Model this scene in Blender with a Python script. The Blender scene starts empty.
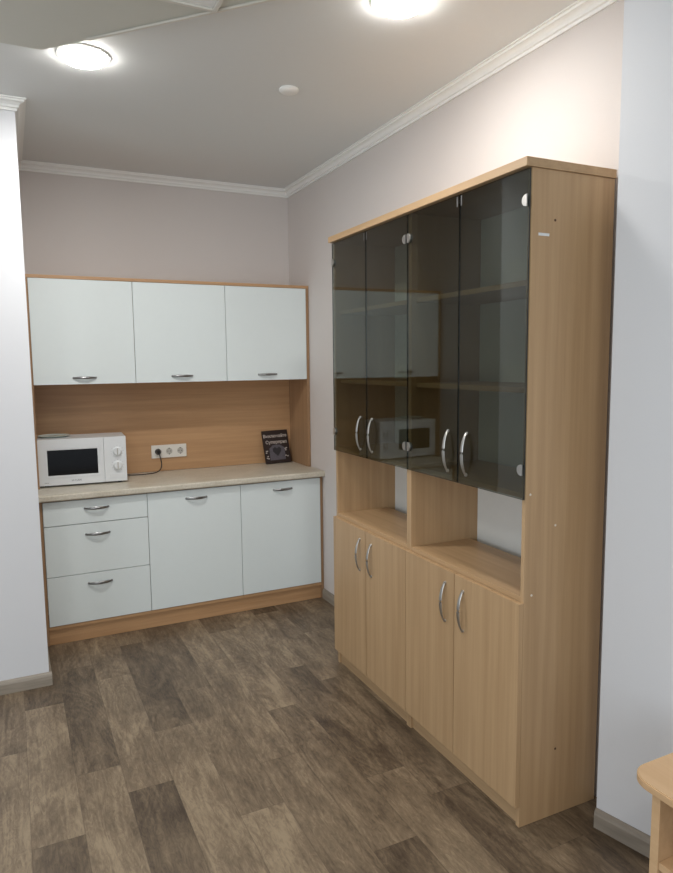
import bpy, bmesh, math, random
from mathutils import Vector, Matrix
random.seed(4)
SC = bpy.context.scene
COL = SC.collection
PI = math.pi

# ------------------------------------------------------------ colour and materials
def lin(c):
    return tuple((v/12.92 if v <= .04045 else ((v+.055)/1.055)**2.4) for v in (x/255 for x in c))+(1,)

def new_mat(name):
    m = bpy.data.materials.new(name); m.use_nodes = True
    nt = m.node_tree
    return m, nt, nt.nodes['Principled BSDF']

def plain(name, rgb, rough=.5, metal=0, noise=0, bump=0, scale=40, spec=.5, coat=0):
    m, nt, b = new_mat(name)
    c = lin(rgb)
    b.inputs['Base Color'].default_value = c
    b.inputs['Roughness'].default_value = rough
    b.inputs['Metallic'].default_value = metal
    b.inputs['Specular IOR Level'].default_value = spec
    b.inputs['Coat Weight'].default_value = coat
    tc = nt.nodes.new('ShaderNodeTexCoord')
    n = nt.nodes.new('ShaderNodeTexNoise'); n.inputs['Scale'].default_value = scale
    n.inputs['Detail'].default_value = 4
    nt.links.new(tc.outputs['Object'], n.inputs['Vector'])
    if noise:
        mx = nt.nodes.new('ShaderNodeMix'); mx.data_type = 'RGBA'
        mx.inputs['A'].default_value = tuple(max(0, x*(1-noise)) for x in c[:3])+(1,)
        mx.inputs['B'].default_value = tuple(min(1, x*(1+noise)) for x in c[:3])+(1,)
        nt.links.new(n.outputs['Fac'], mx.inputs['Factor'])
        nt.links.new(mx.outputs['Result'], b.inputs['Base Color'])
    if bump:
        bp = nt.nodes.new('ShaderNodeBump'); bp.inputs['Strength'].default_value = bump
        bp.inputs['Distance'].default_value = .002
        nt.links.new(n.outputs['Fac'], bp.inputs['Height'])
        nt.links.new(bp.outputs['Normal'], b.inputs['Normal'])
    return m

def ramp(nt, stops, interp='LINEAR'):
    r = nt.nodes.new('ShaderNodeValToRGB'); cr = r.color_ramp; cr.interpolation = interp
    while len(cr.elements) < len(stops): cr.elements.new(.5)
    for e, (p, c) in zip(cr.elements, stops):
        e.position = p; e.color = c if len(c) == 4 else tuple(c)+(1,)
    return r

def wood(name, dark, light, scale, rough=.42):
    """laminate with fine straight grain; scale = per-axis noise scale (small along the grain)"""
    m, nt, b = new_mat(name)
    tc = nt.nodes.new('ShaderNodeTexCoord')
    mp = nt.nodes.new('ShaderNodeMapping'); mp.inputs['Scale'].default_value = scale
    nt.links.new(tc.outputs['Object'], mp.inputs['Vector'])
    n = nt.nodes.new('ShaderNodeTexNoise'); n.inputs['Scale'].default_value = 1; n.inputs['Detail'].default_value = 5
    n.inputs['Roughness'].default_value = .6; n.inputs['Distortion'].default_value = .3
    nt.links.new(mp.outputs['Vector'], n.inputs['Vector'])
    r = ramp(nt, [(.3, lin(dark)), (.7, lin(light))])
    nt.links.new(n.outputs['Fac'], r.inputs['Fac'])
    nt.links.new(r.outputs['Color'], b.inputs['Base Color'])
    b.inputs['Roughness'].default_value = rough
    return m

M = {}
M['beech'] = wood('beech_laminate', (174, 142, 105), (192, 160, 122), (34, 34, 1.1))
M['beech_h'] = wood('beech_laminate_level', (174, 142, 105), (192, 160, 122), (34, 1.1, 34))
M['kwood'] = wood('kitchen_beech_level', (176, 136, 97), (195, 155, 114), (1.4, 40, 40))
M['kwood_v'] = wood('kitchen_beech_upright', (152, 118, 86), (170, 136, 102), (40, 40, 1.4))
M['deskwood'] = wood('table_beech', (200, 164, 124), (212, 178, 138), (30, 1.2, 30))
M['white_door'] = plain('white_door_lacquer', (228, 236, 236), .32, noise=.01)
M['back_panel'] = plain('white_hardboard', (234, 236, 232), .6, noise=.02)
M['chrome'] = plain('satin_chrome', (190, 188, 184), .34, 1, noise=.03)
M['chrome_dark'] = plain('brushed_steel', (150, 150, 150), .3, 1, noise=.03)
M['plastic'] = plain('white_plastic', (226, 229, 231), .35, noise=.01)
M['white_cap'] = plain('pale_cap_plastic', (225, 215, 200), .5, noise=.02)
M['black'] = plain('black_plastic', (22, 22, 23), .4, noise=.05)
M['black_glass'] = plain('black_oven_glass', (10, 10, 12), .08, noise=.05)
M['grey_print'] = plain('grey_print', (120, 122, 128), .5)
M['socket'] = plain('socket_white', (226, 222, 214), .35, noise=.01)
M['socket_in'] = plain('socket_recess', (180, 176, 168), .5)
M['crown'] = plain('moulding_white', (246, 246, 243), .6, noise=.01)
M['gap'] = plain('shadow_gap_edge', (70, 58, 48), .7)
M['wall'] = plain('painted_wallpaper', (216, 209, 205), .75, noise=.015, bump=.12, scale=160)
M['wall_cool'] = plain('painted_wall_pale', (221, 222, 225), .7, noise=.01, bump=.08, scale=160)
M['ceil'] = plain('stretch_ceiling', (228, 230, 229), .62, noise=.01)
M['ceil_drop'] = plain('dropped_ceiling_board', (214, 213, 203), .6, noise=.01)
M['ceil_trim'] = plain('ceiling_trim', (226, 222, 212), .6)
M['hole'] = plain('dark_hole', (80, 55, 38), .8)

# worktop: pale speckled stone laminate
m, nt, b = new_mat('worktop_laminate')
tc = nt.nodes.new('ShaderNodeTexCoord')
n = nt.nodes.new('ShaderNodeTexNoise'); n.inputs['Scale'].default_value = 90; n.inputs['Detail'].default_value = 6
n2 = nt.nodes.new('ShaderNodeTexNoise'); n2.inputs['Scale'].default_value = 9; n2.inputs['Detail'].default_value = 3
mx = nt.nodes.new('ShaderNodeMath'); mx.operation = 'ADD'
nt.links.new(tc.outputs['Object'], n.inputs['Vector']); nt.links.new(tc.outputs['Object'], n2.inputs['Vector'])
nt.links.new(n.outputs['Fac'], mx.inputs[0]); nt.links.new(n2.outputs['Fac'], mx.inputs[1])
r = ramp(nt, [(.35, lin((196, 188, 170))), (.62, lin((216, 209, 194)))])
dv = nt.nodes.new('ShaderNodeMath'); dv.operation = 'MULTIPLY'; dv.inputs[1].default_value = .5
nt.links.new(mx.outputs[0], dv.inputs[0]); nt.links.new(dv.outputs[0], r.inputs['Fac'])
nt.links.new(r.outputs['Color'], b.inputs['Base Color']); b.inputs['Roughness'].default_value = .33
M['worktop'] = m

# smoked glass
m = bpy.data.materials.new('smoked_glass'); m.use_nodes = True; nt = m.node_tree
nt.nodes.clear()
out = nt.nodes.new('ShaderNodeOutputMaterial'); mix = nt.nodes.new('ShaderNodeMixShader')
tr = nt.nodes.new('ShaderNodeBsdfTransparent'); gl = nt.nodes.new('ShaderNodeBsdfGlossy'); fr = nt.nodes.new('ShaderNodeFresnel')
tr.inputs['Color'].default_value = (.57, .585, .545, 1)
gl.inputs['Roughness'].default_value = .015; gl.inputs['Color'].default_value = (.95, 1, 1, 1)
geo = nt.nodes.new('ShaderNodeNewGeometry'); mr = nt.nodes.new('ShaderNodeMapRange')
mr.inputs['To Min'].default_value = 1.45; mr.inputs['To Max'].default_value = 1/1.45   # same reflectance entering and leaving the pane
nt.links.new(geo.outputs['Backfacing'], mr.inputs['Value']); nt.links.new(mr.outputs['Result'], fr.inputs['IOR'])
nt.links.new(fr.outputs[0], mix.inputs[0]); nt.links.new(tr.outputs[0], mix.inputs[1]); nt.links.new(gl.outputs[0], mix.inputs[2])
nt.links.new(mix.outputs[0], out.inputs['Surface'])
M['smoked'] = m
M['glass_edge'] = plain('smoked_glass_edge', (20, 24, 20), .15, noise=.05)
M['clear'] = plain('clear_plate_glass', (200, 214, 208), .12, noise=.02)

def emis(name, rgb, s):
    m, nt, b = new_mat(name)
    b.inputs['Base Color'].default_value = lin(rgb)
    b.inputs['Emission Color'].default_value = lin(rgb); b.inputs['Emission Strength'].default_value = s
    return m
M['lamp'] = emis('lamp_diffuser', (255, 252, 246), 55)

# floor: plank vinyl, boards .1575 wide and .94 long running along y, staggered board by board
PW, PL, PX = .1575, .94, -1.915
JO = {0: -1.52, 1: -2.12, 2: -1.78, 3: -1.965, 4: -1.61, 5: -2.26, 6: -2.01, 7: -2.605, 8: -2.27, 9: -2.455, 10: -1.9, 11: -2.3, 12: -2.1}
TONE = {-2: {}, -1: {}, 0: {}, 1: {}}
for i, v in {0: (.6, .62, .5, .5), 1: (.5, .12, .66, .15), 2: (.5, .68, .2, .5), 3: (.5, .08, .68, .45), 4: (.6, .66, .14, .5), 5: (.4, .75, .5, .3),
             6: (.5, .5, .62, .6), 7: (.6, .08, .42, .7), 8: (.4, .55, .2, .6), 9: (.6, .12, .3, .45), 10: (.3, .4, .55, .3), 11: (.6, .3, .2, .4), 12: (.5, .5, .5, .5)}.items():
    for k, t in zip((-2, -1, 0, 1), v): TONE[k][i] = t
def floor_mat():
    m, nt, b = new_mat('plank_vinyl')
    N = nt.nodes.new; Lk = nt.links.new
    def math_(op, a, bb=None, c=None):
        n = N('ShaderNodeMath'); n.operation = op
        for i, v in enumerate((a, bb, c)):
            if v is None: continue
            if isinstance(v, (int, float)): n.inputs[i].default_value = v
            else: Lk(v, n.inputs[i])
        return n.outputs[0]
    tc = N('ShaderNodeTexCoord'); sp = N('ShaderNodeSeparateXYZ'); Lk(tc.outputs['Object'], sp.inputs[0])
    x, y = sp.outputs[0], sp.outputs[1]
    xs = math_('DIVIDE', math_('SUBTRACT', x, PX), PW)
    row = math_('FLOOR', xs); xf = math_('FRACT', xs)
    # offsets by row: known rows from a stepped ramp, others hashed
    stops = [(i/20, ((JO[i]+3)/3,)*3) for i in range(13)]
    ro = ramp(nt, stops, 'CONSTANT')
    Lk(math_('DIVIDE', math_('ADD', row, .5), 20), ro.inputs['Fac'])
    wn = N('ShaderNodeTexWhiteNoise'); wn.noise_dimensions = '1D'; Lk(math_('ADD', row, 17.3), wn.inputs['W'])
    known = math_('MULTIPLY', math_('GREATER_THAN', row, -.5), math_('LESS_THAN', row, 12.5))
    sep = N('ShaderNodeSeparateColor'); Lk(ro.outputs['Color'], sep.inputs[0])
    off_k = math_('SUBTRACT', math_('MULTIPLY', sep.outputs[0], 3), 3)
    off = math_('ADD', math_('MULTIPLY', off_k, known), math_('MULTIPLY', wn.outputs['Value'], math_('SUBTRACT', 1, known)))
    ys = math_('DIVIDE', math_('SUBTRACT', y, off), PL)
    cell = math_('FLOOR', ys); yf = math_('FRACT', ys)
    # tone per board
    w2 = N('ShaderNodeTexWhiteNoise'); w2.noise_dimensions = '2D'
    cv = N('ShaderNodeCombineXYZ'); Lk(row, cv.inputs[0]); Lk(cell, cv.inputs[1]); Lk(cv.outputs[0], w2.inputs['Vector'])
    inside = math_('MULTIPLY', known, math_('MULTIPLY', math_('GREATER_THAN', cell, -2.5), math_('LESS_THAN', cell, 1.5)))
    acc = None
    for k in (-2, -1, 0, 1):
        rr = ramp(nt, [(i/20, (TONE[k][i],)*3) for i in range(13)], 'CONSTANT')
        Lk(math_('DIVIDE', math_('ADD', row, .5), 20), rr.inputs['Fac'])
        t = math_('MULTIPLY', rr.outputs['Color'], math_('COMPARE', cell, k, .4))
        acc = t if acc is None else math_('ADD', acc, t)
    tone = math_('ADD', math_('MULTIPLY', acc, inside), math_('MULTIPLY', w2.outputs['Value'], math_('SUBTRACT', 1, inside)))
    # grain, shifted for each board
    cg = N('ShaderNodeCombineXYZ')
    sh = math_('MULTIPLY', math_('ADD', math_('MULTIPLY', row, 3.7), math_('MULTIPLY', cell, 11.3)), 1.0)
    Lk(math_('MULTIPLY', x, 34), cg.inputs[0]); Lk(math_('MULTIPLY', y, 2.4), cg.inputs[1]); Lk(sh, cg.inputs[2])
    g1 = N('ShaderNodeTexNoise'); g1.inputs['Scale'].default_value = 1.0; g1.inputs['Detail'].default_value = 8
    g1.inputs['Roughness'].default_value = .68; g1.inputs['Distortion'].default_value = .9
    Lk(cg.outputs[0], g1.inputs['Vector'])
    cg2 = N('ShaderNodeCombineXYZ')
    Lk(math_('MULTIPLY', x, 9), cg2.inputs[0]); Lk(math_('MULTIPLY', y, 3.5), cg2.inputs[1]); Lk(sh, cg2.inputs[2])
    g2 = N('ShaderNodeTexNoise'); g2.inputs['Scale'].default_value = 1.0; g2.inputs['Detail'].default_value = 4
    g2.inputs['Distortion'].default_value = .8
    Lk(cg2.outputs[0], g2.inputs['Vector'])
    cg3 = N('ShaderNodeCombineXYZ')
    Lk(math_('MULTIPLY', x, 60), cg3.inputs[0]); Lk(math_('MULTIPLY', y, 16), cg3.inputs[1]); Lk(sh, cg3.inputs[2])
    g3 = N('ShaderNodeTexNoise'); g3.inputs['Scale'].default_value = 1.0; g3.inputs['Detail'].default_value = 6
    g3.inputs['Roughness'].default_value = .7; g3.inputs['Distortion'].default_value = 2.2; Lk(cg3.outputs[0], g3.inputs['Vector'])
    # cathedral figure: bent bands
    cw = N('ShaderNodeCombineXYZ'); Lk(math_('MULTIPLY', x, 5), cw.inputs[0]); Lk(math_('MULTIPLY', y, 1.5), cw.inputs[1]); Lk(sh, cw.inputs[2])
    gw = N('ShaderNodeTexNoise'); gw.inputs['Scale'].default_value = 1.0; gw.inputs['Detail'].default_value = 1.5; gw.inputs['Distortion'].default_value = 1.2; Lk(cw.outputs[0], gw.inputs['Vector'])
    band = math_('MULTIPLY', math_('SINE', math_('MULTIPLY', gw.outputs['Fac'], 80)), .032)
    fine = math_('ADD', math_('MULTIPLY', math_('SUBTRACT', g3.outputs['Fac'], .5), .6), band)
    val = math_('ADD', math_('ADD', math_('MULTIPLY', tone, .40), fine), math_('ADD', math_('MULTIPLY', g1.outputs['Fac'], .50), math_('MULTIPLY', g2.outputs['Fac'], .62)))
    r = ramp(nt, [(.44, lin((66, 53, 41))), (.64, lin((99, 84, 67))), (.82, lin((128, 111, 90))), (1.0, lin((157, 139, 114)))])
    Lk(math_('SUBTRACT', math_('MULTIPLY', val, 1.0), -.01), r.inputs['Fac'])
    # dark joints
    ex = math_('MINIMUM', xf, math_('SUBTRACT', 1, xf)); ey = math_('MINIMUM', yf, math_('SUBTRACT', 1, yf))
    jx = math_('LESS_THAN', ex, .009); jy = math_('LESS_THAN', ey, .0016)
    j = math_('MULTIPLY', math_('MAXIMUM', jx, jy), .35)
    mx = N('ShaderNodeMix'); mx.data_type = 'RGBA'; Lk(j, mx.inputs['Factor'])
    Lk(r.outputs['Color'], mx.inputs['A']); mx.inputs['B'].default_value = lin((70, 58, 48))
    Lk(mx.outputs['Result'], b.inputs['Base Color'])
    b.inputs['Roughness'].default_value = .42
    bp = N('ShaderNodeBump'); bp.inputs['Strength'].default_value = .12; bp.inputs['Distance'].default_value = .001
    Lk(g1.outputs['Fac'], bp.inputs['Height']); Lk(bp.outputs['Normal'], b.inputs['Normal'])
    return m
M['floor'] = floor_mat()
M['baseboard'] = wood('grey_oak_baseboard', (136, 126, 114), (166, 156, 142), (3, 3, 40), .45)

# ------------------------------------------------------------ mesh helpers
def box(bm, x0, x1, y0, y1, z0, z1, bev=0):
    t = bmesh.new()
    bmesh.ops.create_cube(t, size=1)
    bmesh.ops.scale(t, vec=(abs(x1-x0), abs(y1-y0), abs(z1-z0)), verts=t.verts)
    bmesh.ops.translate(t, vec=((x0+x1)/2, (y0+y1)/2, (z0+z1)/2), verts=t.verts)
    if bev: bmesh.ops.bevel(t, geom=t.edges[:], offset=bev, segments=2, affect='EDGES', profile=.7)
    merge(bm, t); return bm

def merge(bm, t, mat=None):
    if mat is not None: bmesh.ops.transform(t, matrix=mat, verts=t.verts)
    me = bpy.data.meshes.new('tmp'); t.to_mesh(me); t.free(); bm.from_mesh(me); bpy.data.meshes.remove(me)

def prism(bm, pts, z0, z1, bev=0, mat=None):
    t = bmesh.new()
    f = t.faces.new([t.verts.new((x, y, z0)) for x, y in pts])
    r = bmesh.ops.extrude_face_region(t, geom=[f])
    bmesh.ops.translate(t, vec=(0, 0, z1-z0), verts=[v for v in r['geom'] if isinstance(v, bmesh.types.BMVert)])
    bmesh.ops.recalc_face_normals(t, faces=t.faces)
    if bev: bmesh.ops.bevel(t, geom=[e for e in t.edges if abs((e.verts[0].co-e.verts[1].co).z) < 1e-6], offset=bev, segments=2, affect='EDGES')
    merge(bm, t, mat); return bm

def lathe(bm, prof, n=32, mat=None):
    """prof: list of (r, z); revolved round z and capped"""
    t = bmesh.new(); rings = []
    for r, z in prof:
        rings.append([t.verts.new((r*math.cos(2*PI*i/n), r*math.sin(2*PI*i/n), z)) for i in range(n)])
    for a, b in zip(rings, rings[1:]):
        for i in range(n): t.faces.new((a[i], a[(i+1) % n], b[(i+1) % n], b[i]))
    t.faces.new(rings[0][::-1]); t.faces.new(rings[-1])
    bmesh.ops.recalc_face_normals(t, faces=t.faces)
    merge(bm, t, mat); return bm

def tube(bm, pts, rad, n=10):
    """round or elliptical tube along a polyline; rad: radius, or list of radii"""
    t = bmesh.new(); P = [Vector(p) for p in pts]; rings = []
    up = Vector((0, 0, 1))
    for i, p in enumerate(P):
        d = (P[min(i+1, len(P)-1)]-P[max(i-1, 0)]).normalized()
        a = d.cross(up)
        if a.length < .05: a = d.cross(Vector((1, 0, 0)))
        a.normalize(); bb = d.cross(a)
        r = rad[i] if isinstance(rad, (list, tuple)) else rad
        ra, rb = r if isinstance(r, tuple) else (r, r)
        rings.append([t.verts.new(p+a*ra*math.cos(2*PI*k/n)+bb*rb*math.sin(2*PI*k/n)) for k in range(n)])
    for a, b in zip(rings, rings[1:]):
        for k in range(n): t.faces.new((a[k], a[(k+1) % n], b[(k+1) % n], b[k]))
    t.faces.new(rings[0][::-1]); t.faces.new(rings[-1])
    bmesh.ops.recalc_face_normals(t, faces=t.faces)
    merge(bm, t); return bm

def obj(name, bm, mat, parent=None, smooth=False, label=None):
    me = bpy.data.meshes.new(name); bm.to_mesh(me); bm.free()
    me.materials.append(M[mat] if isinstance(mat, str) else mat)
    if smooth:
        for p in me.polygons: p.use_smooth = True
        try: me.set_sharp_from_angle(angle=math.radians(35))
        except Exception: pass
    o = bpy.data.objects.new(name, me); COL.objects.link(o)
    if parent: o.parent = parent
    if label: o['label'] = label
    return o

def B(*a, bev=0): return box(bmesh.new(), *a, bev=bev)
def pboxo(name, mat, parent, x0, x1, y0, y1, z0, z1, bev=.0008, label=None):
    """box given in world coordinates under a thing whose origin is parent.location"""
    l = root_of(parent)
    return obj(name, B(x0-l.x, x1-l.x, y0-l.y, y1-l.y, z0-l.z, z1-l.z, bev=bev), mat, parent, label=label)
def root_of(p):
    while p.parent: p = p.parent
    return p.location

def thing(name, label, cat, loc=(0, 0, 0), rz=0, group=None):
    o = bpy.data.objects.new(name, None); COL.objects.link(o)
    o.location = loc; o.rotation_euler = (0, 0, rz); o.empty_display_size = .05
    o['label'] = label; o['category'] = cat
    if group: o['group'] = group
    return o
def tag(o, label, cat, group=None):
    o['label'] = label; o['category'] = cat
    if group: o['group'] = group
    return o
def struct(name, bm, mat, smooth=False):
    o = obj(name, bm, mat, smooth=smooth); o['kind'] = 'structure'; return o
def dup(o, parent=None):
    c = o.copy(); COL.objects.link(c); c.parent = parent
    for ch in [x for x in COL.objects if x.parent == o and x != c]: dup(ch, c)
    return c

# ------------------------------------------------------------ dimensions (from the camera solve)
ZC = 2.632; CW = .0435
UY, ZT, ZUB = -.323, 1.958, 1.392       # wall unit front, door tops, door bottoms
CT, CB, CY, BY = .824, .790, -.535, -.505
KL, KR = -1.637, -.002
X1, X2 = -1.0815, -.540                 # joints between units
D, GAP, YN, YF, YM, HB = .318, .018, -2.725, -1.372, -2.0494, 2.079
BX = -(D+GAP)                           # front plane of the bookcase carcass
LX, LY = -1.646, -.962                  # the wall end on the left
QX, QY = -.113, -2.825                  # corner of the wall on the right

# ------------------------------------------------------------ setting
struct('floor', B(-4.6, 1.6, -6.6, .12, -.06, 0), 'floor')
struct('ceiling', B(-4.6, 1.6, -6.6, .12, ZC, ZC+.08), 'ceil')
struct('wall_back', B(LX-.0005, .12, 0, .12, 0, ZC), 'wall')
struct('wall_right', B(0, .12, QY+.0005, -.0005, 0, ZC), 'wall')
struct('wall_left', B(-4.6, LX, LY, .12, 0, ZC), 'wall_cool')
dirw = Vector((.245, -.970)).normalized()
e = Vector((QX, QY))+dirw*3.6
struct('wall_front_right', prism(bmesh.new(), [(QX, QY), (e.x, e.y), (e.x+.4, e.y), (.35, QY)], 0, ZC), 'wall_cool')

# dropped ceiling field with its trims
ZD = 2.58
A_, B_, = (-4.6, -1.63), (-1.568, -1.638)
od = Vector((.966-1.568, 0)); od = Vector((-.966+1.568, -2.27+1.638)).normalized()
E_ = (B_[0]+od.x*2.2, B_[1]+od.y*2.2)
struct('ceiling_dropped', prism(bmesh.new(), [A_, (-4.6, -6.6), (E_[0], -6.6), E_, B_], ZD, ZC-.0005), 'ceil_drop')
nrm = Vector((od.y, -od.x))             # towards the camera side
def strip(p, q, w, z0, z1, n):
    p, q = Vector(p), Vector(q)
    return prism(bmesh.new(), [tuple(p), tuple(q), tuple(q+n*w), tuple(p+n*w)], z0, z1, bev=.003)
s0 = Vector(B_)+od*.20
struct('trim_1', strip(s0, E_, .016, ZD-.006, ZD-.0003, nrm), 'ceil_trim')
cx, cy = -1.098, -2.150
struct('trim_2', B(-3.6, cx-.014, cy-.014, cy, ZD-.012, ZD-.0003, bev=.003), 'ceil_trim')
struct('trim_3', B(cx-.014, cx, -4.6, cy, ZD-.012, ZD-.0003, bev=.003), 'ceil_trim')
struct('trim_4', B(-3.57, cx-.0155, -4.6, cy-.0155, ZD-.006, ZD-.0003), 'crown')

# crown moulding: stepped cove profile swept along each wall
def crown_profile(s=1.0):
    w = CW*s
    return [(0, 0), (0, -w*1.08), (w*.16, -w*1.08), (w*.18, -w*.84), (w*.34, -w*.80), (w*.38, -w*.58), (w*.52, -w*.42), (w*.70, -w*.34), (w*.84, -w*.32), (w*.86, -w*.14), (w*1.04, -w*.12), (w*1.04, 0)]
def crown(name, p, q, n, m0=0, m1=0, s=1.0):
    """from p to q along a wall, n = inward normal; m0/m1 = mitre shift per unit of profile width (+ shortens)"""
    p, q, n = Vector(p), Vector(q), Vector(n); d = (q-p).normalized()
    t = bmesh.new(); pr = crown_profile(s)
    ra = [t.verts.new((*(p+n*a+d*(a*m0)), ZC-.0005+z)) for a, z in pr]
    rb = [t.verts.new((*(q+n*a-d*(a*m1)), ZC-.0005+z)) for a, z in pr]
    k = len(pr)
    for i in range(k): t.faces.new((ra[i], ra[(i+1) % k], rb[(i+1) % k], rb[i]))
    t.faces.new(ra); t.faces.new(rb[::-1]); bmesh.ops.recalc_face_normals(t, faces=t.faces)
    return struct(name, t, 'crown')
crown('trim_5', (LX+.0005, -.0005), (-.0005, -.0005), (0, -1), 1, 1)
crown('trim_6', (-.0005, -.0005), (-.0005, QY+.001), (-1, 0), 1, 0)
crown('trim_7', (-4.6, LY-.0005), (LX+.0005, LY-.0005), (0, -1), 0, -1)
crown('trim_8', (LX+.0005, LY-.0005), (LX+.0005, -.0005), (1, 0), -1, 1)
nw = Vector((dirw.y, -dirw.x))
q0 = Vector((QX, QY))+nw*.0005
crown('trim_9', tuple(q0), tuple(q0+dirw*3.0), tuple(nw), 0, 0)

# baseboards
def baseboard(name, p, q, n, h=.062, t=.014):
    p, q, n = Vector(p), Vector(q), Vector(n)
    bm = bmesh.new(); prof = [(0, 0), (t, 0), (t, h*.72), (t*.75, h*.9), (t*.3, h), (0, h)]
    ra = [bm.verts.new((*(p+n*a), .0005+z)) for a, z in prof]; rb = [bm.verts.new((*(q+n*a), .0005+z)) for a, z in prof]
    k = len(prof)
    for i in range(k): bm.faces.new((ra[i], ra[(i+1) % k], rb[(i+1) % k], rb[i]))
    bm.faces.new(ra); bm.faces.new(rb[::-1]); bmesh.ops.recalc_face_normals(bm, faces=bm.faces)
    return struct(name, bm, 'baseboard')
baseboard('baseboard_left', (-4.6, LY-.0005), (LX+.012, LY-.0005), (0, -1))
baseboard('baseboard_left_return', (LX+.0005, LY), (LX+.0005, -.55), (1, 0), h=.062, t=.0115)
baseboard('baseboard_right', (-.0005, -.5025), (-.0005, YF+.004), (-1, 0))
baseboard('baseboard_right_front', tuple(q0), tuple(q0+dirw*3.0), tuple(nw))

# ------------------------------------------------------------ handles
def bow(parent, c, along, outv, L=.13, rise=.021, w=.0065, th=.0038, mat='chrome', name='handle', label=None):
    """arched bow handle between two feet; c = centre on the door face (relative to the thing)"""
    c, along, outv = Vector(c), Vector(along), Vector(outv)
    pts, rad = [], []
    for i in range(17):
        s = -1+2*i/16
        pts.append(c+along*(s*L/2)+outv*(rise*(1-s*s)**.75+.001))
        k = .7+.5*(1-s*s)
        rad.append((th*k, w*k) if abs(along.z) < .5 else (w*k, th*k))
    # wide across the third direction
    bm = tube(bmesh.new(), pts, [(r[0], r[1]) for r in rad], 10)
    for s in (-1, 1):
        q = c+along*(s*(L/2-.004))
        t = bmesh.new(); bmesh.ops.create_cone(t, cap_ends=True, segments=12, radius1=.0062, radius2=.005, depth=.006)
        rot = Vector((0, 0, 1)).rotation_difference(outv).to_matrix().to_4x4()
        merge(bm, t, Matrix.Translation(q+outv*.003) @ rot)
    return obj(name, bm, mat, parent, smooth=True, label=label)

# ------------------------------------------------------------ kitchen base units
def base_unit(name, label, x0, x1, left_edge, right_edge, group=None):
    cxm = (x0+x1)/2
    t = thing(name, label, 'cabinet', (cxm, -.25, 0), group=group)
    yl = -.500 if left_edge else -.486; yr = -.500 if right_edge else -.486
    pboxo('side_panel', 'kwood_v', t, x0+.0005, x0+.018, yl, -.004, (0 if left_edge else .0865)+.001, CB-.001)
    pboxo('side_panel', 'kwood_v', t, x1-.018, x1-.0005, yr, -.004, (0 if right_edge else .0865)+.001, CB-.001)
    a, b_ = x0+.0185, x1-.0185
    pboxo('bottom_panel', 'kwood', t, (a if left_edge else x0+.0005), (b_ if right_edge else x1-.0005), -.502, -.4865, .0872, .104)
    pboxo('back_panel', 'back_panel', t, a, b_, -.010, -.005, .105, CB-.002)
    pboxo('top_rail', 'kwood', t, a, b_, -.480, -.40, CB-.018, CB-.002)
    return t
du_ = base_unit('drawer_unit', 'white three-drawer kitchen base unit beside the left wall end', KL, X1, True, False)
dw_l, dw_r = KL+.0205, X1-.0015
for k, (z0, z1, zh) in enumerate(((.652, .780, .732), (.3765, .648, .590), (.107, .373, .318))):
    l = root_of(du_)
    f = pboxo('drawer', 'white_door', du_, dw_l, dw_r, BY, BY+.016, z0, z1, bev=.0012)
    bx_ = bmesh.new(); box(bx_, dw_l+.02-l.x, dw_r-.03-l.x, BY+.0165-l.y, -.06-l.y, z0+.02, z1-.03)
    obj('drawer_box', bx_, 'back_panel', f)
    bow(f, (-1.350-l.x, BY-l.y, zh), (1, 0, 0), (0, -1, 0), L=.128, mat='chrome_dark')
g = None
d1 = base_unit('base_cabinet', 'white one-door kitchen base unit between the drawers and the right-hand door unit', X1, X2, False, False)
d2 = base_unit('base_cabinet', 'white one-door kitchen base unit at the right end by the right wall', X2, KR, False, True)
for t, x0, x1, xh in ((d1, X1+.0015, X2-.0015, -.805), (d2, X2+.0015, KR-.0205, -.273)):
    l = root_of(t)
    f = pboxo('door', 'white_door', t, x0, x1, BY, BY+.016, .107, .780, bev=.0012)
    bow(f, (xh-l.x, BY-l.y, .732), (1, 0, 0), (0, -1, 0), L=.124, mat='chrome_dark')
tag(obj('kitchen_plinth', B(KL+.0185, KR-.0185, -.490, -.474, .001, .086, bev=.001), 'kwood'),
    'long beech plinth board running along the floor under the white base units', 'plinth')

# worktop with a rounded front edge
bm = bmesh.new(); t = bmesh.new()
prof = [(-.022, CT), (CY+.008, CT), (CY+.0025, CT-.0022), (CY, CT-.008), (CY, CB+.006), (CY+.003, CB+.0005), (CY+.010, CB), (-.022, CB)]
ra = [t.verts.new((-1.6445, y, z)) for y, z in prof]; rb = [t.verts.new((-.001, y, z)) for y, z in prof]
for i in range(len(prof)): t.faces.new((ra[i], ra[(i+1) % len(prof)], rb[(i+1) % len(prof)], rb[i]))
t.faces.new(ra); t.faces.new(rb[::-1]); bmesh.ops.recalc_face_normals(t, faces=t.faces); merge(bm, t)
tag(obj('kitchen_worktop', bm, 'worktop'), 'pale beige stone-look worktop lying over the white base units', 'worktop')

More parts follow.
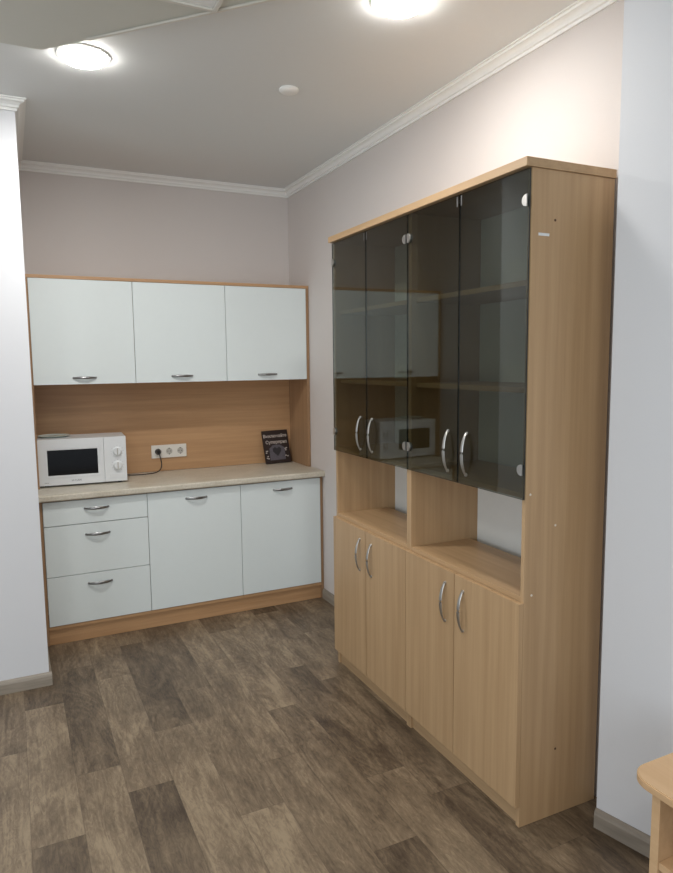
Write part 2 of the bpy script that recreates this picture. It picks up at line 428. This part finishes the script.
# ------------------------------------------------------------ kitchen wall unit (hutch standing on the worktop)
wu = thing('wall_cabinet', 'beech-framed kitchen upper unit with three white flap doors on the back wall', 'cabinet', (-.82, -.16, CT))
SX0, SX1 = KL, KR
pboxo('top_panel', 'kwood', wu, SX0, SX1, UY-.001, -.001, ZT+.003, ZT+.020)
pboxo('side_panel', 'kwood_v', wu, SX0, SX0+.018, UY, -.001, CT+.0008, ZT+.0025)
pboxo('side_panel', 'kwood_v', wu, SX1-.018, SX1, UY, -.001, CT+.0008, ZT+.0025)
pboxo('back_panel', 'kwood', wu, SX0+.0185, SX1-.0185, -.018, -.002, CT+.0008, ZT+.002)
pboxo('bottom_panel', 'kwood', wu, SX0+.0185, SX1-.0185, UY+.017, -.0185, ZUB+.003, ZUB+.019)
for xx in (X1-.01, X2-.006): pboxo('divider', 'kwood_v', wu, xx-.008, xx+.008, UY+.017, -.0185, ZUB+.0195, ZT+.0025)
UX1, UX2 = -1.0835, -.5466
for x0, x1, xh in ((SX0+.0195, UX1-.0015, -1.358), (UX1+.0015, UX2-.0015, -.8175), (UX2+.0015, SX1-.0195, -.287)):
    l = root_of(wu)
    f = pboxo('door', 'white_door', wu, x0, x1, UY, UY+.016, ZUB, ZT+.001, bev=.0012)
    bow(f, (xh-l.x, UY-l.y, 1.427-l.z), (1, 0, 0), (0, -1, 0), L=.124, rise=.022, mat='chrome_dark')

# ------------------------------------------------------------ bookcase with smoked glass doors
bc = thing('display_cabinet', 'tall beech cabinet with four smoked glass doors over open niches and four wooden doors', 'cabinet', (-.18, (YN+YF)/2, 0))
bc.rotation_euler = (0, 0, -.011)
XB = -.009
LB, LT, GB, TT = .0716, .7485, 1.0755, 2.052
pboxo('top_panel', 'beech_h', bc, BX-.026, XB, YN-.006, YF+.006, TT+.001, HB, bev=.0015)
for y0 in (YN, YM-.0165, YM+.0005, YF-.016):
    pboxo('side_panel', 'beech', bc, BX, XB, y0, y0+.016, .001, TT+.0005)
for a, b_ in ((YN+.0165, YM-.017), (YM+.017, YF-.0165)):
    pboxo('plinth', 'beech_h', bc, BX+.010, BX+.026, a, b_, .001, LB+.004)
    pboxo('bottom_panel', 'beech_h', bc, BX+.003, XB-.006, a, b_, LB+.005, LB+.021)
    pboxo('niche_floor', 'beech_h', bc, BX+.001, XB-.045, a, b_, LT-.001, LT+.017)
    pboxo('cabinet_floor', 'beech_h', bc, BX+.004, XB-.006, a, b_, GB+.001, GB+.017)
    for zs in (1.3985, 1.722): pboxo('shelf', 'beech_h', bc, BX+.022, XB-.006, a, b_, zs, zs+.017)
    pboxo('back_panel', 'back_panel', bc, XB-.005, XB-.001, a, b_, .08, TT)
l = root_of(bc)
XG = BX-.0075
# wooden doors
wd = [(YF, -1.7068), (-1.7102, YM+.0019), (YM-.0019, -2.3818), (-2.3852, YN)]
for k, (ya, yb) in enumerate(wd):
    f = pboxo('door', 'beech', bc, BX-.0175, BX-.0008, yb, ya, LB, LT, bev=.001)
    yh = (-1.628, -1.752, -2.322, -2.440)[k]
    yh = (-1.7085+.054, -1.7085-.054, -2.3835+.054, -2.3835-.054)[k]
    bow(f, (BX-.0175-l.x, yh-l.y, .629), (0, 0, 1), (-1, 0, 0), L=.150, rise=.021, w=.0062, th=.0032)
# glass doors
for k, (ya, yb) in enumerate(wd):
    a, b_ = ya, yb
    f = pboxo('glass_door', 'smoked', bc, BX-.0095, BX-.0045, b_, a, GB, TT-.002, bev=0)
    f.data.materials.append(M['glass_edge'])
    for p in f.data.polygons:
        if abs(p.normal.x) < .5: p.material_index = 1
    yh = (-1.7085+.054, -1.7085-.054, -2.3835+.054, -2.3835-.054)[k]
    bow(f, (BX-.0095-l.x, yh-l.y, 1.182), (0, 0, 1), (-1, 0, 0), L=.150, rise=.021, w=.0062, th=.0032)
    s = 1 if k in (0, 2) else -1
    ye = (ya-.004) if s > 0 else (yb+.004)
    for zz in (1.961, 1.167):
        bm = bmesh.new()
        # round clamp cut flat on the hinge side, in front of and behind the pane
        pts = [(.0, -.017), (.0, .017)]+[(-s*(.006+.017*math.sin(a2)), .017*math.cos(a2)) for a2 in [PI*i/14 for i in range(15)]]
        n3 = []
        for q in pts:
            if q not in n3: n3.append(q)
        for xo, th in ((BX-.0155, .0058), (BX-.0042, .003)):
            mt = Matrix.Translation((xo-l.x, ye-l.y, zz)) @ Matrix(((0, 0, 1, 0), (1, 0, 0, 0), (0, 1, 0, 0), (0, 0, 0, 1)))
            prism(bm, n3, 0, th, bev=.001, mat=mt)
        obj('glass_hinge', bm, 'chrome', f)
    # small magnetic catch plate at the top corner
    ym = (yb+.010) if s > 0 else (ya-.010)
    bm = bmesh.new(); box(bm, BX-.0105-l.x, BX-.0096-l.x, ym-.003-l.y, ym+.003-l.y, TT-.040, TT-.008)
    obj('catch_plate', bm, 'chrome_dark', f)
# small caps and the paper sticker on the side
for x, z in ((-.246, 1.91), (-.215, .983), (-.191, .233), (-.33+.012, 1.09), (-.305, .77)):
    bm = lathe(bmesh.new(), [(.004, 0), (.0035, .001)], 14, Matrix.Translation((x-l.x, YN-l.y, z)) @ Matrix.Rotation(PI/2, 4, 'X'))
    obj('screw_cap', bm, 'hole' if z in (1.91, .233) else 'white_cap', bc, label='small brown screw hole' if z in (1.91, .233) else 'small pale screw cap')
obj('paper_sticker', B(-.309-l.x, -.268-l.x, YN-.0008-l.y, YN-.0001-l.y, 1.862, 1.870), 'plastic', bc, label='small white strip of paper')

# ------------------------------------------------------------ microwave oven
MW, MD, MH = .468, .275, .256
ang = math.atan2(-.031, .467)
mw = thing('microwave_oven', 'white microwave oven with two dials standing on the left of the worktop', 'microwave', (-1.6215, -.290, CT+.0008), ang)
z0 = .010
obj('body', B(0, MW, .016, MD, z0, z0+MH-.002, bev=.005), 'plastic', mw)
# front fascia: door frame around the window, and control panel
dr = bmesh.new(); DW = .345
wx0, wx1, wz0, wz1 = .050, .312, .054+z0, .196+z0
t = bmesh.new()
box(t, .001, wx0, 0, .0155, z0, z0+MH); box(t, wx1, DW, 0, .0155, z0, z0+MH)
box(t, wx0, wx1, 0, .0155, z0, wz0); box(t, wx0, wx1, 0, .0155, wz1, z0+MH)
merge(dr, t)
door = obj('door', dr, 'plastic', mw)
rim = bmesh.new()
for q in ((wx0-.012, wx1+.012, wz0-.012, wz0-.007), (wx0-.012, wx1+.012, wz1+.007, wz1+.012)):
    box(rim, q[0], q[1], -.0025, .0, q[2], q[3], bev=.001)
for q in ((wx0-.012, wx0-.007), (wx1+.007, wx1+.012)):
    box(rim, q[0], q[1], -.0025, .0, wz0-.012, wz1+.012, bev=.001)
obj('window_rim', rim, 'plastic', door)
obj('window', B(wx0, wx1, .003, .008, wz0, wz1), 'black_glass', door, label='black glass window')
pn = obj('control_panel', B(DW+.0015, MW-.001, 0, .0155, z0, z0+MH, bev=.002), 'plastic', mw)
for kz in (z0+.172, z0+.092):
    kn = obj('knob', lathe(bmesh.new(), [(.026, 0), (.026, .004), (.022, .006), (.021, .016), (.019, .019)], 30, Matrix.Translation((.418, 0, kz)) @ Matrix.Rotation(PI/2, 4, 'X')), 'plastic', pn, smooth=True)
    obj('pointer', B(.4155, .4205, -.0235, -.0185, kz-.018, kz+.019, bev=.001), 'socket_in', pn)
    tk = bmesh.new()
    for i in range(11):
        a = -PI*.8+i*PI*.16
        x, z = .418+.033*math.sin(a), kz+.033*math.cos(a)
        box(tk, x-.0011, x+.0011, -.0004, .0, z-.0011, z+.0011)
    obj('scale_marks', tk, 'grey_print', pn)
obj('door_button', B(.375, .455, -.003, .0, z0+.020, z0+.044, bev=.001), 'plastic', pn)
for fx in (.04, MW-.04):
    for fy in (.04, MD-.04):
        obj('foot', lathe(bmesh.new(), [(.012, 0), (.014, .0098)], 16, Matrix.Translation((fx, fy, 0))), 'black', mw)
def text(name, body, size, mat, parent, matrix, ext=.0003, align='CENTER', bold=0):
    cu = bpy.data.curves.new(name, 'FONT'); cu.body = body; cu.size = size; cu.extrude = ext; cu.align_x = align; cu.offset = bold
    cu.resolution_u = 3
    o = bpy.data.objects.new('t', cu); COL.objects.link(o)
    dg = bpy.context.evaluated_depsgraph_get()
    me = bpy.data.meshes.new_from_object(o.evaluated_get(dg)); bpy.data.objects.remove(o)
    me.transform(matrix); me.materials.clear(); me.materials.append(M[mat]); me.name = name
    n = bpy.data.objects.new(name, me); COL.objects.link(n); n.parent = parent
    return n
RX = Matrix.Rotation(PI/2, 4, 'X')
text('logo', 'SATURN', .014, 'grey_print', door, Matrix.Translation((.195, -.0004, z0+.018)) @ RX)
text('print', '700W', .009, 'grey_print', door, Matrix.Translation((.04, -.0004, z0+.012)) @ RX)
# power cord lying on the worktop and rising to the outlet; coordinates relative to the rotated oven
inv = Matrix.Translation((-1.6215, -.290, CT+.0008)) @ Matrix.Rotation(ang, 4, 'Z'); inv.invert()
wp = [(-1.20, -.060, CT+.04), (-1.16, -.065, CT+.012), (-1.11, -.095, CT+.0045), (-1.05, -.11, CT+.004), (-.99, -.105, CT+.004), (-.945, -.09, CT+.007), (-.917, -.075, CT+.022), (-.908, -.066, CT+.055), (-.914, -.060, CT+.095), (-.920, -.056, .950)]
def spline(P, n=6):
    P = [Vector(p) for p in P]; out = []
    for i in range(len(P)-1):
        a, b_, c, d = P[max(i-1, 0)], P[i], P[i+1], P[min(i+2, len(P)-1)]
        for k in range(n):
            s = k/n
            out.append(.5*((2*b_)+(c-a)*s+(2*a-5*b_+4*c-d)*s*s+(3*b_-a-3*c+d)*s**3))
    return out+[P[-1]]
pc = obj('power_cord', tube(bmesh.new(), [inv @ p for p in spline(wp)], .0032, 8), 'black', mw, smooth=True, label='black power cord')
bm = lathe(bmesh.new(), [(.0185, 0), (.0185, .012), (.014, .026), (.010, .036)], 24, inv @ Matrix.Translation((-.920, -.0275, .950)) @ RX)
obj('plug', bm, 'black', pc, smooth=True)
# glass plate on top of the oven
tag(obj('glass_plate', lathe(bmesh.new(), [(.05, 0), (.075, .002), (.088, .008), (.086, .009), (.074, .004), (.03, .003)], 40, Matrix.Translation((-1.522, -.125, CT+.0008+z0+MH-.001))), 'clear', smooth=True),
    'pale glass plate lying on top of the white microwave', 'plate')

# ------------------------------------------------------------ triple outlet on the beech back panel
po = thing('power_outlet', 'white triple wall socket on the beech splashback right of the microwave', 'socket', (-.850, -.0185, .950))
fr_ = bmesh.new(); box(fr_, -.110, .110, -.009, 0, -.041, .041, bev=.003)
obj('frame', fr_, 'socket', po)
for i in (-1, 0, 1):
    cx_ = i*.070
    s = obj('socket', lathe(bmesh.new(), [(.026, 0), (.026, .0015), (.0215, .0018), (.0205, .0006)], 30, Matrix.Translation((cx_, -.0088, 0)) @ RX), 'socket', po, smooth=True)
    obj('socket_well', lathe(bmesh.new(), [(.0195, 0), (.0195, .0004)], 28, Matrix.Translation((cx_, -.0098, 0)) @ RX), 'socket_in', s)
    if i >= 0:
        hl = bmesh.new()
        for sx in (-.0085, .0085): lathe(hl, [(.0026, 0), (.0026, .0004)], 12, Matrix.Translation((cx_+sx, -.0103, 0)) @ RX)
        for sz in (-.0185, .0185): box(hl, cx_-.003, cx_+.003, -.0112, -.0102, sz-.0025, sz+.0025)
        obj('contact_holes', hl, 'black', s)

# ------------------------------------------------------------ dark printed card propped in the corner
M['card'] = plain('dark_card', (40, 28, 26), .5, noise=.25, scale=120)
M['card_pic'] = plain('grey_picture', (92, 88, 96), .5, noise=.3, scale=60)
M['card_dark'] = plain('dark_picture', (46, 44, 48), .5, noise=.2, scale=60)
M['card_txt'] = plain('pale_print', (190, 180, 172), .5)
bw, bh = .188, .222
cdn = thing('book', 'small dark book with pale lettering leaning upright in the corner of the worktop', 'book', (-.226, -.100, CT+.0048))
tiltb = Matrix.Rotation(math.radians(6), 4, 'Z') @ Matrix.Rotation(math.radians(-15), 4, 'X') @ Matrix.Rotation(math.radians(-.5), 4, 'Y')
def cbook(nm, bmx, mt):
    bmesh.ops.transform(bmx, matrix=tiltb, verts=bmx.verts); return obj(nm, bmx, mt, cdn)
lean = math.radians(-11)
def shear(bmx):
    return bmx
cbook('cover', B(0, bw, 0, .014, .0, bh, bev=.001), 'card')
cbook('picture', prism(bmesh.new(), [(.034, .020), (.148, .020), (.150, .10), (.118, .122), (.066, .122), (.036, .10)], 0, .0006, mat=RX), 'card_pic')
cbook('motif', prism(bmesh.new(), [(.092, .045), (.122, .078), (.122, .098), (.108, .108), (.093, .098), (.078, .108), (.060, .098), (.060, .078)], 0, .0012, mat=RX), 'card_dark')
for nm, s_, sz, x, z in (('title', 'Выключайте', .029, .090, .174), ('title', 'Суперприз', .030, .094, .132)):
    text(nm, s_, sz, 'card_txt', cdn, tiltb @ Matrix.Translation((x, -.0008, z)) @ RX, bold=.0006)
mk = bmesh.new()
for x, z in ((.012, .083), (.018, .083), (.010, .072), (.018, .047), (.012, .036), (.022, .032), (.154, .092), (.162, .096), (.156, .082), (.152, .045), (.166, .040)):
    box(mk, x-.004, x+.006, -.0012, -.0001, z-.003, z+.004)
cbook('marks', mk, 'card_txt')['kind'] = 'stuff'

# ------------------------------------------------------------ low table with a rounded top corner, lower right
tz = .52
tb = thing('side_table', 'low beech table with a rounded top corner and open shelf against the right wall', 'table', (-.25, -3.6, 0))
l = root_of(tb)
fx, yp = -.446, -3.283
bk = lambda y: QX+(QY-y)*.2526-.018
pts = []
xl, yt, rr = -.461, -3.220, .060
pts += [(bk(yt), yt)]
for i in range(13):
    a = PI/2+PI/2*i/12
    pts.append((xl+rr+rr*math.cos(a), yt-rr+rr*math.sin(a)))
pts += [(xl, -4.05), (bk(yt), -4.05)]
obj('tabletop', prism(bmesh.new(), [(x-l.x, y-l.y) for x, y in pts], tz-.020, tz, bev=.0025), 'deskwood', tb)
pboxo('side_panel', 'deskwood', tb, fx, bk(yp)-.01, yp-.022, yp, .001, tz-.0205)
pboxo('side_panel', 'deskwood', tb, fx, bk(yp)-.01, -4.03, -4.008, .001, tz-.0205)
pboxo('shelf', 'deskwood', tb, fx+.003, bk(yp)-.028, -4.0075, yp-.0225, .316, .334)
pboxo('back_panel', 'deskwood', tb, bk(yp)-.026, bk(yp)-.011, -4.0075, yp-.0225, .03, tz-.021)
pboxo('bottom_panel', 'deskwood', tb, fx+.003, bk(yp)-.028, -4.0075, yp-.0225, .05, .068)

# ------------------------------------------------------------ ceiling lamps and detector
def downlight(x, y, z, label, r=.085):
    t = thing('ceiling_light', label, 'light', (x, y, z), group='round ceiling lamps')
    obj('rim', lathe(bmesh.new(), [(r*.98, 0), (r*1.12, 0), (r*1.10, -.004), (r*1.0, -.006), (r*.99, -.001)], 40), 'crown', t, smooth=True)
    obj('diffuser', lathe(bmesh.new(), [(r*.97, -.0006), (r*.96, -.012), (r*.82, -.021), (r*.45, -.027), (r*.05, -.029)], 40), 'lamp', t, smooth=True)
    return t
downlight(-1.420, -1.53, ZC-.0005, 'round glowing ceiling lamp at the edge of the dropped ceiling, above the kitchen')
downlight(-.556, -2.345, ZC-.0005, 'round glowing ceiling lamp over the front of the tall glass cabinet')
tag(obj('smoke_detector', lathe(bmesh.new(), [(.040, 0), (.041, -.006), (.036, -.012), (.024, -.016), (.010, -.017)], 36, Matrix.Translation((-.617, -1.555, ZC-.0005))), 'crown', smooth=True),
    'small round white detector on the ceiling', 'detector')

def area(name, loc, rot, size, e, col, shape='DISK', sy=None, spread=PI):
    L = bpy.data.lights.new(name, 'AREA'); L.shape = shape; L.size = size; L.energy = e; L.color = col; L.spread = spread
    if sy: L.size_y = sy
    o = bpy.data.objects.new(name, L); COL.objects.link(o); o.location = loc; o.rotation_euler = rot
    return o
WARM = (1, .975, .945)
area('lamp_light_kitchen', (-1.42, -1.53, ZC-.032), (0, 0, 0), .14, 12, WARM)
area('lamp_light_cabinet', (-.556, -2.345, ZC-.032), (0, 0, 0), .14, 4.8, (1, .99, .975))
area('assumed_light_room', (-2.4, -3.4, ZD-.03), (0, 0, 0), 0.3, 9, (1, .96, .90))  # assumed ceiling lamp, unseen; added to light the rest of the room
area('assumed_light_room_rear', (-1.2, -4.6, ZD-.03), (0, 0, 0), .3, 9, (1, .96, .90))  # second unseen lamp, added overhead near the camera
area('window_daylight_rear', (-2.6, -6.3, 1.5), (math.radians(90), 0, math.radians(-8)), 2.4, 33, (.88, .95, 1), 'RECTANGLE', 1.7)
area('window_daylight_left', (-4.4, -3.9, 1.15), (math.radians(90), 0, math.radians(-84)), 2.2, 33, (.84, .93, 1), 'RECTANGLE', 1.6)

w = bpy.data.worlds.new('World'); SC.world = w; w.use_nodes = True
bg = w.node_tree.nodes['Background']; bg.inputs[0].default_value = (.82, .90, 1, 1); bg.inputs[1].default_value = .35

# ------------------------------------------------------------ camera
R = Vector((0.8988168, -0.4381922, -0.0107684)); U = Vector((0.05814194, 0.09483827, 0.99379335)); F = Vector((0.43445123, 0.89386425, -0.11071958))
cam = bpy.data.cameras.new('Camera'); co = bpy.data.objects.new('Camera', cam); COL.objects.link(co)
mt = Matrix((R, U, -F)).transposed().to_4x4(); mt.translation = Vector((-1.7374, -4.2782, 1.5))
co.matrix_world = mt
cam.sensor_fit = 'HORIZONTAL'; cam.sensor_width = 36; cam.lens = 670.75/673*36; cam.clip_start = .02
SC.camera = co
SC.view_settings.view_transform = 'Standard'; SC.view_settings.look = 'None'; SC.view_settings.gamma = 1
SC.view_settings.exposure = 0; SC.view_settings.use_curve_mapping = False
